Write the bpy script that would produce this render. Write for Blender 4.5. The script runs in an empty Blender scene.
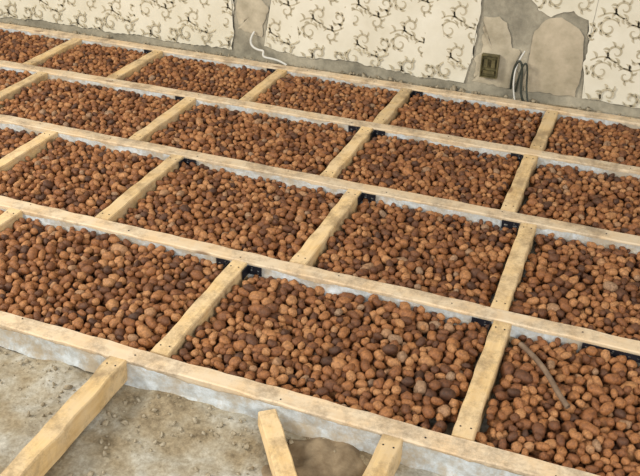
import bpy, bmesh, math, random
import numpy as np
from mathutils import Matrix, Vector, noise

random.seed(7)
rng = np.random.default_rng(11)
SC = bpy.context.scene
COL = SC.collection
SC.view_settings.view_transform = 'Standard'

# ---------------------------------------------------------------- helpers
def link(ob):
    COL.objects.link(ob); return ob

def new_mat(name):
    m = bpy.data.materials.new(name); m.use_nodes = True
    nt = m.node_tree
    b = nt.nodes["Principled BSDF"]
    return m, nt, b

def ramp(nt, stops, interp='LINEAR'):
    r = nt.nodes.new("ShaderNodeValToRGB")
    cr = r.color_ramp; cr.interpolation = interp
    while len(cr.elements) < len(stops): cr.elements.new(0.5)
    for e, (p, c) in zip(cr.elements, stops):
        e.position = p; e.color = (c[0], c[1], c[2], 1)
    return r

def mix(nt, fac, a, b, mode='MIX'):
    m = nt.nodes.new("ShaderNodeMix"); m.data_type = 'RGBA'; m.blend_type = mode
    for sock, v in ((m.inputs[0], fac), (m.inputs[6], a), (m.inputs[7], b)):
        if isinstance(v, (int, float)): sock.default_value = v
        elif isinstance(v, tuple): sock.default_value = (v[0], v[1], v[2], 1)
        else: nt.links.new(v, sock)
    return m.outputs[2]

def noise_tex(nt, vec, scale, detail=4, rough=0.6):
    n = nt.nodes.new("ShaderNodeTexNoise")
    n.inputs["Scale"].default_value = scale; n.inputs["Detail"].default_value = detail
    n.inputs["Roughness"].default_value = rough
    nt.links.new(vec, n.inputs["Vector"])
    return n.outputs["Fac"]

def bump(nt, b, h, strength=0.4, dist=0.005):
    bp = nt.nodes.new("ShaderNodeBump")
    bp.inputs["Strength"].default_value = strength; bp.inputs["Distance"].default_value = dist
    nt.links.new(h, bp.inputs["Height"]); nt.links.new(bp.outputs[0], b.inputs["Normal"])

# ---------------------------------------------------------------- materials
def wood_material(name, light, dark, dirt, dirt_amt, dust, dust_amt):
    m, nt, b = new_mat(name)
    tc = nt.nodes.new("ShaderNodeTexCoord"); oi = nt.nodes.new("ShaderNodeObjectInfo")
    add = nt.nodes.new("ShaderNodeVectorMath"); add.operation = 'ADD'
    sc = nt.nodes.new("ShaderNodeMath"); sc.operation = 'MULTIPLY'; sc.inputs[1].default_value = 37.0
    nt.links.new(oi.outputs["Random"], sc.inputs[0])
    nt.links.new(tc.outputs["Object"], add.inputs[0]); nt.links.new(sc.outputs[0], add.inputs[1])
    mp = nt.nodes.new("ShaderNodeMapping"); mp.inputs["Scale"].default_value = (1.6, 38, 38)
    nt.links.new(add.outputs[0], mp.inputs[0])
    g = noise_tex(nt, mp.outputs[0], 1.6, 6, 0.65)
    r = ramp(nt, [(0.28, dark), (0.5, tuple((a + c) / 2 for a, c in zip(light, dark))), (0.66, light)])
    nt.links.new(g, r.inputs[0])
    du = noise_tex(nt, add.outputs[0], 9.0, 8, 0.7)
    dur = ramp(nt, [(0.38, (0, 0, 0)), (0.58, (dust_amt,) * 3)])
    nt.links.new(du, dur.inputs[0])
    c = mix(nt, dur.outputs[0], r.outputs[0], dust)
    d = noise_tex(nt, add.outputs[0], 7.5, 10, 0.8)
    dr = ramp(nt, [(0.47, (0, 0, 0)), (0.62, (dirt_amt,) * 3)])
    nt.links.new(d, dr.inputs[0])
    c = mix(nt, dr.outputs[0], c, dirt)
    mk = nt.nodes.new("ShaderNodeMapping"); mk.inputs["Scale"].default_value = (3.2, 9, 9)
    nt.links.new(add.outputs[0], mk.inputs[0])
    v = nt.nodes.new("ShaderNodeTexVoronoi"); v.inputs["Scale"].default_value = 1.0
    nt.links.new(mk.outputs[0], v.inputs["Vector"])
    kr = ramp(nt, [(0.06, (0.7,) * 3), (0.13, (0, 0, 0))])
    nt.links.new(v.outputs["Distance"], kr.inputs[0])
    c = mix(nt, kr.outputs[0], c, (0.16, 0.075, 0.03))
    hv = nt.nodes.new("ShaderNodeHueSaturation")
    mr = nt.nodes.new("ShaderNodeMapRange"); mr.inputs[3].default_value = 0.88; mr.inputs[4].default_value = 1.12
    nt.links.new(oi.outputs["Random"], mr.inputs[0]); nt.links.new(mr.outputs[0], hv.inputs["Value"])
    nt.links.new(c, hv.inputs["Color"])
    nt.links.new(hv.outputs[0], b.inputs["Base Color"])
    b.inputs["Roughness"].default_value = 0.75
    bump(nt, b, g, 0.35, 0.003)
    return m

M_JOIST = wood_material("joist_wood", (0.73, 0.55, 0.35), (0.56, 0.41, 0.25), (0.27, 0.205, 0.14), 0.8, (0.66, 0.56, 0.42), 0.8)
M_NOG = wood_material("noggin_wood", (0.77, 0.56, 0.28), (0.58, 0.39, 0.18), (0.26, 0.18, 0.10), 0.75, (0.69, 0.55, 0.36), 0.6)

def membrane_material():
    m, nt, b = new_mat("dusty_sill_membrane")
    tc = nt.nodes.new("ShaderNodeTexCoord")
    n = noise_tex(nt, tc.outputs["Object"], 30, 6, 0.7)
    r = ramp(nt, [(0.3, (0.34, 0.34, 0.32)), (0.5, (0.52, 0.56, 0.58)), (0.7, (0.68, 0.75, 0.82))])
    nt.links.new(n, r.inputs[0])
    n2 = noise_tex(nt, tc.outputs["Object"], 7, 8, 0.75)
    r2 = ramp(nt, [(0.44, (0, 0, 0)), (0.58, (0.9,) * 3)])
    nt.links.new(n2, r2.inputs[0])
    c = mix(nt, r2.outputs[0], r.outputs[0], (0.42, 0.35, 0.25))
    nt.links.new(c, b.inputs["Base Color"])
    b.inputs["Roughness"].default_value = 0.7
    bump(nt, b, n, 0.6, 0.004)
    return m
M_MEM = membrane_material()

def pellet_material():
    m, nt, b = new_mat("expanded_clay")
    oi = nt.nodes.new("ShaderNodeObjectInfo"); tc = nt.nodes.new("ShaderNodeTexCoord")
    r = ramp(nt, [(0.0, (0.075, 0.032, 0.016)), (0.15, (0.15, 0.058, 0.022)), (0.42, (0.265, 0.106, 0.036)),
                  (0.70, (0.36, 0.158, 0.056)), (0.95, (0.46, 0.235, 0.10)), (1.0, (0.30, 0.20, 0.13))])
    nt.links.new(oi.outputs["Random"], r.inputs[0])
    n = noise_tex(nt, tc.outputs["Object"], 160, 6, 0.75)
    nr = ramp(nt, [(0.35, (0.48, 0.43, 0.41)), (0.62, (1.22, 1.18, 1.12))])
    nt.links.new(n, nr.inputs[0])
    c = mix(nt, 1.0, r.outputs[0], nr.outputs[0], 'MULTIPLY')
    nt.links.new(c, b.inputs["Base Color"])
    b.inputs["Roughness"].default_value = 0.62
    n2 = noise_tex(nt, tc.outputs["Object"], 450, 4, 0.7)
    bump(nt, b, n2, 0.7, 0.0022)
    return m
M_PEL = pellet_material()

def simple_noise_mat(name, stops, scale, rough=0.85, bs=0.5, bd=0.005, detail=8, metal=0.0, scale2=None, mulstops=None):
    m, nt, b = new_mat(name)
    tc = nt.nodes.new("ShaderNodeTexCoord")
    n = noise_tex(nt, tc.outputs["Object"], scale, detail, 0.65)
    r = ramp(nt, stops); nt.links.new(n, r.inputs[0]); c = r.outputs[0]
    h = n
    if scale2:
        n2 = noise_tex(nt, tc.outputs["Object"], scale2, 6, 0.7)
        r2 = ramp(nt, mulstops); nt.links.new(n2, r2.inputs[0])
        c = mix(nt, 1.0, c, r2.outputs[0], 'MULTIPLY'); h = n2
    nt.links.new(c, b.inputs["Base Color"])
    b.inputs["Roughness"].default_value = rough; b.inputs["Metallic"].default_value = metal
    bump(nt, b, h, bs, bd)
    return m

M_FLOOR = simple_noise_mat("dusty_concrete", [(0.34, (0.17, 0.125, 0.07)), (0.43, (0.31, 0.25, 0.16)), (0.52, (0.39, 0.345, 0.26)), (0.60, (0.47, 0.45, 0.39)), (0.70, (0.64, 0.62, 0.56))], 5.0,
                           scale2=80, mulstops=[(0.3, (0.66,) * 3), (0.65, (1.06,) * 3)], bs=0.6)
M_BROWN = simple_noise_mat("brown_ground", [(0.35, (0.15, 0.105, 0.06)), (0.65, (0.30, 0.23, 0.145))], 20, bs=0.8)
M_STONE = simple_noise_mat("mortar_crumbs", [(0.3, (0.22, 0.17, 0.105)), (0.7, (0.46, 0.41, 0.31))], 60)
M_PLASTER = simple_noise_mat("bare_grey_plaster", [(0.34, (0.22, 0.205, 0.16)), (0.5, (0.35, 0.325, 0.255)), (0.66, (0.48, 0.44, 0.345))], 4.5,
                             scale2=45, mulstops=[(0.3, (0.78,) * 3), (0.65, (1.06,) * 3)])
M_PATCH = simple_noise_mat("beige_mortar", [(0.35, (0.36, 0.32, 0.235)), (0.65, (0.58, 0.52, 0.40))], 10)
M_PATCH2 = simple_noise_mat("tan_plaster", [(0.35, (0.36, 0.315, 0.225)), (0.65, (0.54, 0.47, 0.355))], 9)
M_PAPER = simple_noise_mat("cream_wallpaper", [(0.3, (0.66, 0.625, 0.51)), (0.7, (0.79, 0.765, 0.665))], 5, bs=0.15)
M_SCROLL = simple_noise_mat("wallpaper_scroll_print", [(0.3, (0.42, 0.37, 0.25)), (0.7, (0.60, 0.54, 0.41))], 30, bs=0.05)
M_BLACK = simple_noise_mat("blackened_steel", [(0.3, (0.006, 0.007, 0.011)), (0.7, (0.02, 0.022, 0.035))], 40, rough=0.45, metal=0.3, bs=0.1)
M_STEEL = simple_noise_mat("zinc_screw", [(0.3, (0.12, 0.12, 0.12)), (0.7, (0.3, 0.3, 0.3))], 60, rough=0.4, metal=0.8, bs=0.1)
M_BOX = simple_noise_mat("dull_brass_box", [(0.3, (0.06, 0.055, 0.025)), (0.7, (0.22, 0.19, 0.09))], 25, rough=0.5, metal=0.3, bs=0.1)
M_WCAB = simple_noise_mat("white_cable", [(0.3, (0.55, 0.55, 0.52)), (0.7, (0.75, 0.75, 0.72))], 20, rough=0.5, bs=0.1)
M_BCAB = simple_noise_mat("dark_cable", [(0.3, (0.02, 0.025, 0.02)), (0.7, (0.06, 0.07, 0.055))], 20, rough=0.5, bs=0.1)
M_TWIG = simple_noise_mat("weathered_stick", [(0.3, (0.11, 0.07, 0.045)), (0.7, (0.26, 0.18, 0.12))], 30, bs=0.3)

# ---------------------------------------------------------------- mesh builders
def mesh_obj(name, verts, faces, mats, loc=(0, 0, 0), rot=(0, 0, 0), fmat=None, smooth=False):
    me = bpy.data.meshes.new(name); me.from_pydata(verts, [], faces)
    for m in mats: me.materials.append(m)
    if fmat:
        for p, i in zip(me.polygons, fmat): p.material_index = i
    if smooth:
        for p in me.polygons: p.use_smooth = True
    me.update()
    ob = bpy.data.objects.new(name, me); ob.location = loc; ob.rotation_euler = rot
    return link(ob)

def nz(x, y, s=1.0, seed=0.0):
    return noise.noise(Vector((x * s + seed, y * s - seed * 1.7, seed * 0.3)))

def board_geo(x0, x1, w, h, seed, step=0.03, warp=0.003, bv=0.0035):
    """board along local x, top at z=0"""
    n = max(2, int((x1 - x0) / step)); V = []; F = []
    hw = w / 2
    prof = [(-hw + bv, 0), (hw - bv, 0), (hw, -bv), (hw, -h + bv), (hw - bv, -h), (-hw + bv, -h), (-hw, -h + bv), (-hw, -bv)]
    for i in range(n + 1):
        x = x0 + (x1 - x0) * i / n
        for k, (y, z) in enumerate(prof):
            side = 1 if y > 0 else -1
            e = (0.007 if k in (0, 1, 2, 7) else 0.002) * max(-0.25, 0.25 + nz(x, side * 4, 13, seed)) * -side * 0.9
            V.append((x, y + warp * nz(x, 0, 2.0, seed) + e, z + warp * nz(x, 3, 3, seed + 5) * 0.5 - (0.0035 * max(0, nz(x, side, 16, seed + 2)) if k in (2, 7) else 0)))
    for i in range(n):
        for k in range(8):
            a = i * 8 + k; b = i * 8 + (k + 1) % 8
            F.append((a, a + 8, b + 8, b))
    F.append(tuple(range(8))); F.append(tuple(n * 8 + k for k in range(7, -1, -1)))
    return V, F

def add_disc(V, F, FM, c, r, mi, h=0.0012, ax='z'):
    s = len(V); k = 8
    for j in range(2):
        for i in range(k):
            a = 2 * math.pi * i / k
            if ax == 'z': V.append((c[0] + r * math.cos(a), c[1] + r * math.sin(a), c[2] + j * h))
            else: V.append((c[0] + r * math.cos(a), c[1] - j * h, c[2] + r * math.sin(a)))
    for i in range(k):
        F.append((s + i, s + (i + 1) % k, s + k + (i + 1) % k, s + k + i)); FM.append(mi)
    F.append(tuple(s + k + i for i in range(k))); FM.append(mi)

JW = 0.064; JH = 0.078
JY = [1.646, 2.250, 2.892, 3.482, 4.010]
NOG = {0: [-2.02, -1.245, -0.417, 0.42],
       1: [-2.93, -2.085, -1.155, -0.251, 0.62],
       2: [-3.15, -2.398, -1.760, -0.968, -0.281, 0.46],
       3: [-3.75, -2.892, -2.022, -1.115, -0.377, 0.40],
       4: [-3.78, -3.052, -2.522, -1.772, -1.089, -0.368, 0.38]}

def joist(yc, x0, x1, seed, deep):
    V, F = board_geo(x0, x1, JW, JH, seed)
    FM = [0] * len(F)
    n = int((x1 - x0) / 0.012); s = len(V); rows = 5
    for i in range(n + 1):
        x = x0 + (x1 - x0) * i / n
        top = -0.006 - 0.016 * max(0, nz(x, 1, 6, seed)) - 0.008 * max(0, nz(x, 1, 40, seed))
        bot = -deep + 0.016 * nz(x, 2, 7, seed + 3) + 0.007 * nz(x, 2, 45, seed + 3)
        for j in range(rows):
            t = j / (rows - 1)
            z = top + (bot - top) * t
            yy = -JW / 2 - 0.0035 - 0.004 * (0.5 + nz(x, z * 3, 12, seed)) * t - 0.010 * t ** 3 * (0.6 + nz(x, 5, 10, seed + 9))
            V.append((x, yy + 0.003 * nz(x, 0, 2.0, seed), z))
    for i in range(n):
        for j in range(rows - 1):
            a = s + i * rows + j
            F.append((a, a + rows, a + rows + 1, a + 1)); FM.append(1)
    for k in range(int((x1 - x0) / 0.42)):
        x = x0 + 0.2 + k * 0.42 + random.uniform(-.06, .06)
        add_disc(V, F, FM, (x, random.uniform(-.018, .018), 0.0), 0.0025, 2)
    return mesh_obj("floor_joist", V, F, [M_JOIST, M_MEM, M_BLACK], loc=(0, yc, 0), fmat=FM)

for i, y in enumerate(JY):
    joist(y, -5.2, 1.6, 3.1 + i * 7.7, 0.082 if i == 0 else 0.050)

def noggin(x, ya, yb, seed, w=0.060):
    L = yb - ya
    V, F = board_geo(-L / 2, L / 2, w, 0.072, seed, warp=0.002)
    FM = [0] * len(F)
    for sx in (-1, 1):
        for q in (-1, 1):
            add_disc(V, F, FM, (sx * (L / 2 - 0.03 - random.random() * .01), q * 0.014, 0.0), 0.0025, 1)
    return mesh_obj("timber_noggin", V, F, [M_NOG, M_BLACK], loc=(x, (ya + yb) / 2, random.uniform(-.002, .0015)),
                    rot=(0, 0, math.pi / 2 + random.uniform(-.012, .012)), fmat=FM)

for row, xs in NOG.items():
    ya = 0.55 if row == 0 else JY[row - 1] + JW / 2 + 0.001
    yb = JY[row] - JW / 2 - 0.002
    for k, x in enumerate(xs):
        noggin(x, ya, yb, 50 + row * 13 + k * 3.3)

a = Vector((-0.765, 1.590)); bq = Vector((-0.478, 1.195)); d = bq - a
V, F = board_geo(-d.length / 2, d.length / 2, 0.055, 0.05, 91)
mesh_obj("diagonal_timber_brace", V, F, [M_NOG], loc=((a.x + bq.x) / 2, (a.y + bq.y) / 2, -0.012), rot=(0, 0, math.atan2(d.y, d.x)))

# ---------------------------------------------------------------- steel angle brackets
def bracket(xn, row, side, lenx=0.055, h=0.034, top=-0.003, long_leg=True):
    yj = JY[row] - JW / 2 - 0.010
    x0 = xn + side * 0.0355
    t = 0.0025
    V = []; F = []; FM = []
    def bx(ax, bx_, ay, by, az, bz, mi=0):
        s = len(V)
        for x in (ax, bx_):
            for y in (ay, by):
                for z in (az, bz): V.append((x, y, z))
        for f in ((0, 1, 3, 2), (4, 6, 7, 5), (0, 4, 5, 1), (2, 3, 7, 6), (0, 2, 6, 4), (1, 5, 7, 3)):
            F.append(tuple(s + q for q in f)); FM.append(mi)
    xa, xb = sorted((0.0, side * lenx))
    bar = h * 0.40
    bx(xa, xb, -t, 0, top - bar, top); bx(xa, xb, -t, 0, top - h, top - h + bar)
    nb = max(2, int(lenx / 0.024))
    for i in range(nb + 1):
        c = xa + (xb - xa) * i / nb
        bx(max(xa, c - 0.009), min(xb, c + 0.009), -t, 0, top - h + bar, top - bar)
    if long_leg: bx(-t / 2, t / 2, -0.045, 0, top - h, top)
    add_disc(V, F, FM, (side * lenx * 0.3, -t, top - h * 0.2), 0.003, 1, ax='y')
    add_disc(V, F, FM, (side * lenx * 0.75, -t, top - h * 0.8), 0.003, 1, ax='y')
    mesh_obj("angle_bracket", V, F, [M_BLACK, M_STEEL], loc=(x0, yj, 0), fmat=FM)

for (x, row, side, ln) in [(-1.155, 1, -1, .05), (-1.155, 1, 1, .05), (-0.251, 1, -1, .06),
                           (-1.760, 2, 1, .055), (-0.968, 2, 1, .055), (-0.281, 2, -1, .065),
                           (-1.115, 3, -1, .055), (-2.022, 3, -1, .05), (-0.377, 3, -1, .05), (-1.115, 3, 1, .05),
                           (-1.772, 4, -1, .05), (-2.522, 4, -1, .05), (-1.089, 4, 1, .05)]:
    bracket(x, row, side, ln)
bracket(-0.045, 1, 1, 0.30, 0.024, long_leg=False)

# ---------------------------------------------------------------- instancing
def blob_variants(prefix, n, mat, elong, rough_amp, base, sub=2, home=(-1.0, 1.95, -0.03)):
    c = bpy.data.collections.new(prefix + "_variants")
    for i in range(n):
        bm = bmesh.new(); bmesh.ops.create_icosphere(bm, subdivisions=sub, radius=1.0)
        e = elong[0] + (elong[1] - elong[0]) * ((i + 0.5) / n) ** 1.2; fl = random.uniform(0.9, 1.06); sd = random.random() * 50
        pinch = random.uniform(-0.12, 0.14); bend = random.uniform(-0.14, 0.14)
        for v in bm.verts:
            p = v.co.normalized()
            r = 1 + rough_amp * noise.noise(p * 1.5 + Vector((sd, 0, 0))) + rough_amp * 0.45 * noise.noise(p * 4 + Vector((0, sd, 0)))
            q = p * r
            ex = abs(p.x)
            q.y *= fl * (1 - pinch * (1 - ex)); q.z *= (1 - pinch * (1 - ex))
            q.y += bend * p.x * p.x
            q.x = math.copysign(abs(q.x) ** 0.85, q.x) * e
            v.co = q * base
        me = bpy.data.meshes.new(prefix + "_%d" % i); bm.to_mesh(me); bm.free()
        for p in me.polygons: p.use_smooth = True
        me.materials.append(mat)
        o = bpy.data.objects.new(prefix + "_%d" % i, me); c.objects.link(o)
        o.location = (home[0] + 0.04 * i, home[1], home[2])
    return c

def instanced(name, pts, rots, scls, idx, coll):
    me = bpy.data.meshes.new(name); me.from_pydata([tuple(p) for p in pts], [], [])
    a = me.attributes.new("prot", 'FLOAT_VECTOR', 'POINT'); a.data.foreach_set("vector", np.asarray(rots, dtype=np.float32).ravel())
    a = me.attributes.new("pscl", 'FLOAT_VECTOR', 'POINT'); a.data.foreach_set("vector", np.asarray(scls, dtype=np.float32).ravel())
    a = me.attributes.new("pidx", 'INT', 'POINT'); a.data.foreach_set("value", np.asarray(idx, dtype=np.int32))
    ob = link(bpy.data.objects.new(name, me))
    for o in coll.objects: o.parent = ob
    g = bpy.data.node_groups.new(name + "_scatter", 'GeometryNodeTree')
    g.interface.new_socket("Geometry", in_out='INPUT', socket_type='NodeSocketGeometry')
    g.interface.new_socket("Geometry", in_out='OUTPUT', socket_type='NodeSocketGeometry')
    gi = g.nodes.new("NodeGroupInput"); go = g.nodes.new("NodeGroupOutput")
    ci = g.nodes.new("GeometryNodeCollectionInfo"); ci.inputs[0].default_value = coll
    ci.inputs["Separate Children"].default_value = True; ci.inputs["Reset Children"].default_value = True
    ip = g.nodes.new("GeometryNodeInstanceOnPoints"); ip.inputs["Pick Instance"].default_value = True
    def na(t, nm):
        n = g.nodes.new("GeometryNodeInputNamedAttribute"); n.data_type = t; n.inputs[0].default_value = nm
        return n.outputs[0]
    g.links.new(gi.outputs[0], ip.inputs["Points"]); g.links.new(ci.outputs[0], ip.inputs["Instance"])
    g.links.new(na('INT', "pidx"), ip.inputs["Instance Index"])
    g.links.new(na('FLOAT_VECTOR', "prot"), ip.inputs["Rotation"])
    g.links.new(na('FLOAT_VECTOR', "pscl"), ip.inputs["Scale"])
    g.links.new(ip.outputs[0], go.inputs[0])
    md = ob.modifiers.new("scatter", 'NODES'); md.node_group = g
    return ob

def deposit(width, Lx=1.7, zf=-0.078, level=-0.016, amp=0.014, rm=0.0134):
    cap = 9000
    X = np.zeros(cap); Y = np.zeros(cap); Z = np.zeros(cap); R = np.zeros(cap); n = 0; fails = 0
    while n < cap and fails < 90:
        r = float(np.clip(rng.lognormal(math.log(rm), 0.22), 0.0085, 0.023)); K = 12
        cx = rng.uniform(0, Lx, K); cy = rng.uniform(r, width - r, K)
        if n:
            dx = np.abs(cx[:, None] - X[None, :n]); dx = np.minimum(dx, Lx - dx); dy = cy[:, None] - Y[None, :n]
            d2 = dx * dx + dy * dy; s = (R[None, :n] + r) * 0.97; s2 = s * s
            h = np.where(d2 < s2, Z[None, :n] + np.sqrt(np.maximum(s2 - d2, 0)), -1)
            z = np.maximum(h.max(1), zf + r)
        else: z = np.full(K, zf + r)
        k = int(np.argmin(z))
        lv = level + amp * noise.noise(Vector((math.cos(cx[k] * 2 * math.pi / Lx) * 2.2, math.sin(cx[k] * 2 * math.pi / Lx) * 2.2, cy[k] * 6 + width * 99)))
        lv += 0.010 * (1 - (2 * cy[k] / width - 1) ** 2) - 0.004
        if z[k] + r > lv: fails += 1; continue
        fails = 0
        X[n], Y[n], Z[n], R[n] = cx[k], cy[k], z[k], r; n += 1
    return X[:n], Y[:n], Z[:n], R[:n]

P_, S_ = [], []
for row in range(1, 5):
    ya = JY[row - 1] + JW / 2; yb = JY[row] - JW / 2
    lxs, lys, lzs, lr = deposit(yb - ya, 1.7, -0.078, [0, -0.007, -0.010, -0.009, -0.007][row], [0, .022, .016, .014, .012][row], [0, .0146, .0142, .0138, .0136][row])
    off = rng.uniform(0, 1.7)
    x0, x1 = -5.0, 1.1
    for k in range(-4, 4):
        gx = lxs + off + k * 1.7
        ok = (gx > x0) & (gx < x1)
        for nx in NOG[row]:
            ok &= np.abs(gx - nx) > (0.031 + lr * 0.8)
        P_.append(np.stack([gx[ok], ya + lys[ok], lzs[ok]], 1)); S_.append(lr[ok])
P_ = np.concatenate(P_); S_ = np.concatenate(S_); n = len(P_)
rot = np.stack([rng.uniform(0, 6.283, n), rng.normal(0, 0.4, n), rng.uniform(0, 6.283, n)], 1)
k_ = S_ / 0.0125 * 1.0
scl = np.stack([k_, k_ * rng.uniform(0.92, 1.06, n), k_ * rng.uniform(0.92, 1.06, n)], 1)
pc = blob_variants("clay_pellet", 18, M_PEL, (1.0, 1.62), 0.28, 0.0125)
instanced("expanded_clay_pellets", P_, rot, scl, rng.integers(0, 18, n), pc)
print("pellets", n)

# ---------------------------------------------------------------- floor (uneven, dusty screed)
def floor_z(x, y):
    z = -0.086
    if y < 1.62:
        z += 0.010 * nz(x, y, 5, 2) + 0.006 * nz(x, y, 17, 4) + 0.003 * nz(x, y, 40, 4)
        m = max(0.0, 1 - abs(y - 1.57) / 0.14)
        z += 0.038 * m * max(0, 0.3 + nz(x, 0, 4, 8))
    if y > 4.03: z += 0.05
    return z
def grid(xs, ys, fz=floor_z):
    V = [(x, y, fz(x, y)) for y in ys for x in xs]; F = []
    w = len(xs)
    for j in range(len(ys) - 1):
        for i in range(w - 1):
            a = j * w + i; F.append((a, a + 1, a + w + 1, a + w))
    return V, F
xs = list(np.linspace(-5.4, -2.4, 40, endpoint=False)) + list(np.linspace(-2.4, 0.6, 220, endpoint=False)) + list(np.linspace(0.6, 1.8, 20))
ys = list(np.linspace(-0.4, 0.9, 20, endpoint=False)) + list(np.linspace(0.9, 1.66, 56, endpoint=False)) + list(np.linspace(1.66, 4.2, 60))
V, F = grid(xs, ys)
mesh_obj("floor", V, F, [M_FLOOR], smooth=True)
def mound_z(x, y):
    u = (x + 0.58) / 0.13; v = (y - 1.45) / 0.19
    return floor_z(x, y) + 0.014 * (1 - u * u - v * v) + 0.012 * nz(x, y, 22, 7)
V, F = grid(list(np.linspace(-0.74, -0.452, 60)), list(np.linspace(1.24, 1.61, 70)), mound_z)
mesh_obj("brown_mound", V, F, [M_BROWN], smooth=True)  # low dark brown mound in the gap between brace and noggin

P2, S2 = [], []
for k in range(3000):
    x = random.uniform(-2.2, 0.6); y = 1.60 - abs(random.gauss(0, 0.17))
    if y < 0.8: continue
    if any(abs(x - q) < 0.04 for q in NOG[0]): continue
    r = 0.0010 + 0.008 * random.random() ** 9
    P2.append((x, y, floor_z(x, y) + r * 0.4)); S2.append(r)
for k in range(900):
    x = random.uniform(-4.6, 1.2); y = random.uniform(4.05, 4.13)
    P2.append((x, y, -0.034 + random.random() * .012)); S2.append(0.003 + 0.011 * random.random() ** 3)
n2 = len(P2)
cc = blob_variants("mortar_crumb", 6, M_STONE, (0.9, 1.5), 0.8, 0.01, sub=1, home=(-1.0, 1.4, -0.07))
instanced("mortar_rubble", P2, rng.uniform(0, 6.28, (n2, 3)), np.array(S2)[:, None] * 100 * rng.uniform(0.6, 1.3, (n2, 3)), rng.integers(0, 6, n2), cc)

# ---------------------------------------------------------------- back wall
WY = 4.145
V = []; F = []; wn, wm = 200, 60
for j in range(wm + 1):
    for i in range(wn + 1):
        x = -5.4 + 7.2 * i / wn; z = -0.09 + 2.69 * (j / wm) ** 1.6
        V.append((x, WY + 0.003 * nz(x, z, 3, 6) + 0.002 * nz(x, z, 14, 9), z))
for j in range(wm):
    for i in range(wn):
        a = j * (wn + 1) + i; F.append((a, a + 1, a + wn + 2, a + wn + 1))
mesh_obj("wall_back", V, F, [M_PLASTER], smooth=True)

def inside(pt, poly):
    x, y = pt; c = False; j = len(poly) - 1
    for i in range(len(poly)):
        xi, yi = poly[i]; xj, yj = poly[j]
        if (yi > y) != (yj > y) and x < (xj - xi) * (y - yi) / (yj - yi) + xi: c = not c
        j = i
    return c

def ragged(poly, amp, step=0.015, seed=0.0):
    out = []
    for i in range(len(poly)):
        a = Vector(poly[i]); b = Vector(poly[(i + 1) % len(poly)]); L = (b - a).length; k = max(1, int(L / step))
        nrm = Vector((-(b - a).y, (b - a).x)) / max(L, 1e-6)
        for q in range(k):
            p = a + (b - a) * q / k
            p = p + nrm * amp * (nz(p.x, p.y, 12, seed) + 0.6 * nz(p.x, p.y, 50, seed))
            out.append((p.x, p.y))
    return out

def spiral_ribbon(cx, cz, R, a0, turns, sgn, w):
    pts = []; n = int(20 * turns)
    for i in range(n + 1):
        t = i / n; r = R * (1 - 0.84 * t); a = a0 + sgn * turns * 2 * math.pi * t
        pts.append((cx + r * math.cos(a), cz + r * math.sin(a), w * (0.45 + 0.75 * math.sin(math.pi * min(1, t * 1.1)))))
    return pts

def motif_quads():
    Q = []
    def rib(pts):
        for i in range(len(pts) - 1):
            (x0, z0, w0), (x1, z1, w1) = pts[i], pts[i + 1]
            dx, dz = x1 - x0, z1 - z0; L = math.hypot(dx, dz) + 1e-9; nx, nzv = -dz / L, dx / L
            Q.append([(x0 - nx * w0, z0 - nzv * w0), (x1 - nx * w1, z1 - nzv * w1), (x1 + nx * w1, z1 + nzv * w1), (x0 + nx * w0, z0 + nzv * w0)])
    def leaf(x, z, a, L, w):
        pts = []
        for i in range(6):
            t = i / 5; aa = a + 1.0 * t
            pts.append((x + L * t * math.cos(aa), z + L * t * math.sin(aa), w * math.sin(math.pi * min(.98, t * .9 + .08))))
        rib(pts)
    for (cx, cz, R, a0, tn, sg) in [(0.06, 0.07, 0.055, 0.3, 1.25, 1), (0.185, 0.06, 0.045, 2.6, 1.2, -1), (0.12, 0.175, 0.05, -1.2, 1.25, -1), (0.235, 0.17, 0.042, 3.6, 1.2, 1)]:
        sp = spiral_ribbon(cx, cz, R, a0, tn, sg, 0.0052); rib(sp)
        for k in range(1, 14, 3):
            x, z, _ = sp[k]; a = math.atan2(z - cz, x - cx)
            leaf(x, z, a + sg * 0.7, R * 0.6, 0.0065)
    rib([(0.27 * t, 0.12 + 0.028 * math.sin(t * 6.28), 0.0042) for t in [i / 20 for i in range(21)]])
    for t in (0.1, 0.3, 0.52, 0.74, 0.93):
        leaf(0.27 * t, 0.12 + 0.028 * math.sin(t * 6.28), 1.2 if int(t * 10) % 2 else -1.9, 0.04, 0.007)
    return Q
MS = 0.92
MQ = [[(x * MS, z * MS) for x, z in q] for q in motif_quads()]

def wallpaper(poly, seed, top_pat=0.9):
    rp = ragged(poly, 0.014, seed=seed)
    bm = bmesh.new()
    vs = [bm.verts.new((x, 0, z)) for x, z in rp]
    f = bm.faces.new(vs)
    bmesh.ops.triangulate(bm, faces=[f])
    me0 = bpy.data.meshes.new("t"); bm.to_mesh(me0)
    y0 = WY - 0.0085
    V = [(v.co.x, y0 - (0.006 * max(0, nz(v.co.x, v.co.z, 8, seed)) if v.co.z < 0.1 else 0), v.co.z) for v in me0.vertices]
    F = [tuple(p.vertices) for p in me0.polygons]; FM = [0] * len(F); bm.free()
    xs = [p[0] for p in poly]; zs = [p[1] for p in poly]
    PX, PZ = 0.27 * MS, 0.225 * MS
    for ix in range(int(min(xs) / PX) - 2, int(max(xs) / PX) + 2):
        for iz in range(int(min(zs) / PZ) - 2, int(min(max(zs), top_pat) / PZ) + 2):
            ox = ix * PX; oz = iz * PZ + (PZ / 2 if ix % 2 else 0)
            for q in MQ:
                qq = [(x + ox, z + oz) for x, z in q]
                if all(inside(p, rp) for p in qq):
                    s = len(V); V += [(x, y0 - 0.0012 - (0.006 if z < 0.1 else 0), z) for x, z in qq]
                    F.append((s, s + 1, s + 2, s + 3)); FM.append(1)
    return mesh_obj("torn_wallpaper", V, F, [M_PAPER, M_SCROLL], fmat=FM)

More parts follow.
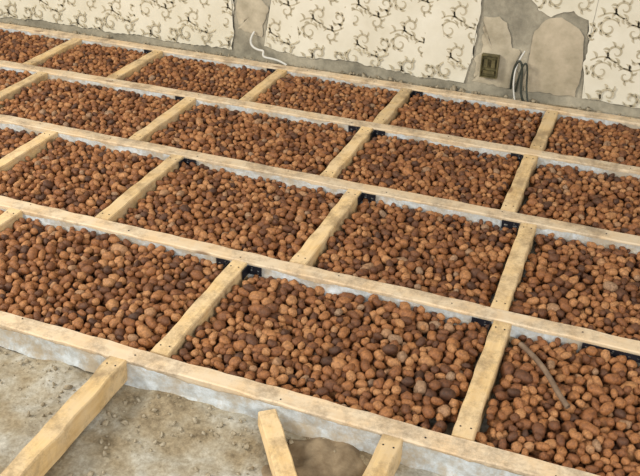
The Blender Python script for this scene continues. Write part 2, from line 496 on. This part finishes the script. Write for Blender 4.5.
wallpaper([(-4.8, 0.0), (-3.7, 0.0), (-3.2, 0.012), (-2.7, 0.0), (-2.15, 0.005), (-2.13, 0.15), (-2.125, 0.3), (-2.12, 1.2), (-4.8, 1.2)], 1.3)
wallpaper([(-1.95, 0.05), (-1.7, 0.025), (-1.4, 0.035), (-1.1, 0.012), (-0.84, 0.012), (-0.81, 0.12), (-0.80, 0.26), (-0.79, 0.43), (-0.74, 1.2), (-1.88, 1.2), (-1.89, 0.30), (-1.93, 0.15)], 5.1)
wallpaper([(-0.58, 0.48), (-0.52, 0.42), (-0.46, 0.40), (-0.36, 0.435), (-0.29, 0.40), (-0.265, 0.3), (-0.275, 0.2), (-0.26, 0.1), (-0.255, 0.02), (0.2, 0.01), (1.1, 0.01), (1.1, 1.2), (-0.60, 1.2)], 9.4)

def patch(name, poly, seed, y, mat, amp=0.02):
    rp = ragged(poly, amp, 0.02, seed); cx = sum(p[0] for p in rp) / len(rp); cz = sum(p[1] for p in rp) / len(rp)
    V = [(cx, y - 0.004, cz)]; F = []; n = len(rp)
    for ring, (s, dy) in enumerate(((0.5, -0.004), (0.85, -0.002), (1.0, 0.001))):
        for x, z in rp: V.append((cx + (x - cx) * s, y + dy + 0.002 * nz(x, z, 20, seed + ring), cz + (z - cz) * s))
    for i in range(n):
        F.append((0, 1 + i, 1 + (i + 1) % n))
        for r in range(2):
            a = 1 + r * n; F.append((a + i, a + n + i, a + n + (i + 1) % n, a + (i + 1) % n))
    mesh_obj(name, V, F, [mat], smooth=True)
patch("mortar_patch", [(-0.80, 0.02), (-0.60, 0.02), (-0.57, 0.12), (-0.58, 0.2), (-0.62, 0.25), (-0.66, 0.34), (-0.77, 0.36), (-0.78, 0.2)], 3.0, WY - 0.007, M_PATCH, 0.035)
arch = [(-0.535, 0.02), (-0.285, 0.02), (-0.285, 0.26)] + [(-0.41 + 0.125 * math.cos(t), 0.27 + 0.125 * math.sin(t)) for t in [math.pi * k / 8 for k in range(1, 8)]] + [(-0.535, 0.26)]
patch("mortar_patch", arch, 6.0, WY - 0.007, M_PATCH2, 0.012)
patch("mortar_patch", [(-2.11, 0.12), (-1.96, 0.10), (-1.92, 0.27), (-2.0, 0.34), (-2.1, 0.3)], 8.0, WY - 0.007, M_PATCH)

def socket_box():
    bm = bmesh.new()
    W, H, D = 0.085, 0.115, 0.03
    bmesh.ops.create_cube(bm, size=1.0, matrix=Matrix.Diagonal((W, D, H, 1)))
    front = [f for f in bm.faces if f.normal.y < -0.9]
    bmesh.ops.inset_region(bm, faces=front, thickness=0.007)
    front = [f for f in bm.faces if f.normal.y < -0.9 and f.calc_area() > W * H * 0.5]
    ex = bmesh.ops.extrude_face_region(bm, geom=front)
    bmesh.ops.translate(bm, verts=[v for v in ex['geom'] if isinstance(v, bmesh.types.BMVert)], vec=(0, 0.02, 0))
    bmesh.ops.delete(bm, geom=front, context='FACES_ONLY')
    for (x, z, sx, sz) in ((-0.018, 0.015, 0.018, 0.04), (0.018, 0.015, 0.018, 0.04), (0, -0.03, 0.055, 0.016)):
        bmesh.ops.create_cube(bm, size=1.0, matrix=Matrix.Translation((x, -0.006, z)) @ Matrix.Diagonal((sx, 0.014, sz, 1)))
    me = bpy.data.meshes.new("wall_socket_box"); bm.to_mesh(me); bm.free(); me.materials.append(M_BOX)
    o = link(bpy.data.objects.new("wall_socket_box", me)); o.location = (-0.715, WY - 0.029, 0.125)
socket_box()

def cable(name, pts, r, mat):
    cu = bpy.data.curves.new(name, 'CURVE'); cu.dimensions = '3D'; cu.bevel_depth = r; cu.bevel_resolution = 2; cu.resolution_u = 10
    s = cu.splines.new('NURBS'); s.points.add(len(pts) - 1); s.order_u = 4; s.use_endpoint_u = True
    for p, q in zip(s.points, pts): p.co = (*q, 1)
    cu.materials.append(mat)
    return link(bpy.data.objects.new(name, cu))
y = WY - 0.02
cable("power_cable", [(-0.60, y, 0.02), (-0.60, y - .02, 0.10), (-0.585, y - .03, 0.19), (-0.55, y - .03, 0.17), (-0.55, y - .03, 0.06), (-0.54, y - .04, 0.0), (-0.52, y - .03, -0.03)], 0.006, M_BCAB)
cable("power_cable", [(-0.575, y, 0.01), (-0.565, y - .03, 0.10), (-0.545, y - .04, 0.20), (-0.52, y - .03, 0.14), (-0.525, y - .03, 0.05), (-0.50, y - .05, -0.02)], 0.005, M_BCAB)
cable("white_wire", [(-0.555, y, 0.22), (-0.585, y - .02, 0.16), (-0.59, y - .04, 0.08), (-0.575, y - .04, 0.0), (-0.56, y - .05, -0.03)], 0.004, M_WCAB)
cable("white_wire", [(-2.00, y, 0.13), (-2.03, y - .03, 0.08), (-1.97, y - .05, 0.04), (-1.92, y - .03, 0.05), (-1.95, y - .05, 0.0), (-1.86, y - .03, 0.01), (-1.80, y - .03, -0.02)], 0.006, M_WCAB)
cable("dry_stick", [(-0.18, 2.12, 0.004), (-0.12, 2.06, 0.010), (-0.07, 1.99, 0.008), (-0.04, 1.93, 0.006), (-0.01, 1.90, -0.002)], 0.008, M_TWIG)

# ---------------------------------------------------------------- light
def area(name, loc, target, sx, sy, power, col):
    l = bpy.data.lights.new(name, 'AREA'); l.shape = 'RECTANGLE'; l.size = sx; l.size_y = sy; l.energy = power; l.color = col
    o = link(bpy.data.objects.new(name, l)); o.location = loc
    o.rotation_euler = (Vector(target) - Vector(loc)).to_track_quat('-Z', 'Y').to_euler()
area("window_light", (-4.4, 0.6, 2.6), (-0.6, 2.3, 0), 1.6, 1.4, 195, (1.0, 0.91, 0.76))
area("area_light_right", (2.4, -0.6, 2.4), (-0.2, 2.0, 0), 1.8, 1.5, 125, (1.0, 0.93, 0.81))  # unseen warm area light from the right, weaker than the left one
area("window_light_cool", (-1.0, -2.0, 2.4), (-0.8, 2.2, 0), 2.5, 1.5, 62, (0.88, 0.94, 1.0))
w = bpy.data.worlds.new("room_ambient"); SC.world = w; w.use_nodes = True
w.node_tree.nodes["Background"].inputs[0].default_value = (1.0, 0.96, 0.89, 1)
w.node_tree.nodes["Background"].inputs[1].default_value = 0.42

# ---------------------------------------------------------------- camera
cam = bpy.data.cameras.new("camera"); cam.sensor_width = 36; cam.lens = 864.504 / 640 * 36
co = link(bpy.data.objects.new("camera", cam))
R = Matrix.Rotation(0.37101, 4, 'Z') @ Matrix.Rotation(math.pi / 2 - 0.54469, 4, 'X') @ Matrix.Rotation(0.013209, 4, 'Z')
co.matrix_world = Matrix.Translation((0, 0, 1.6)) @ R
SC.camera = co
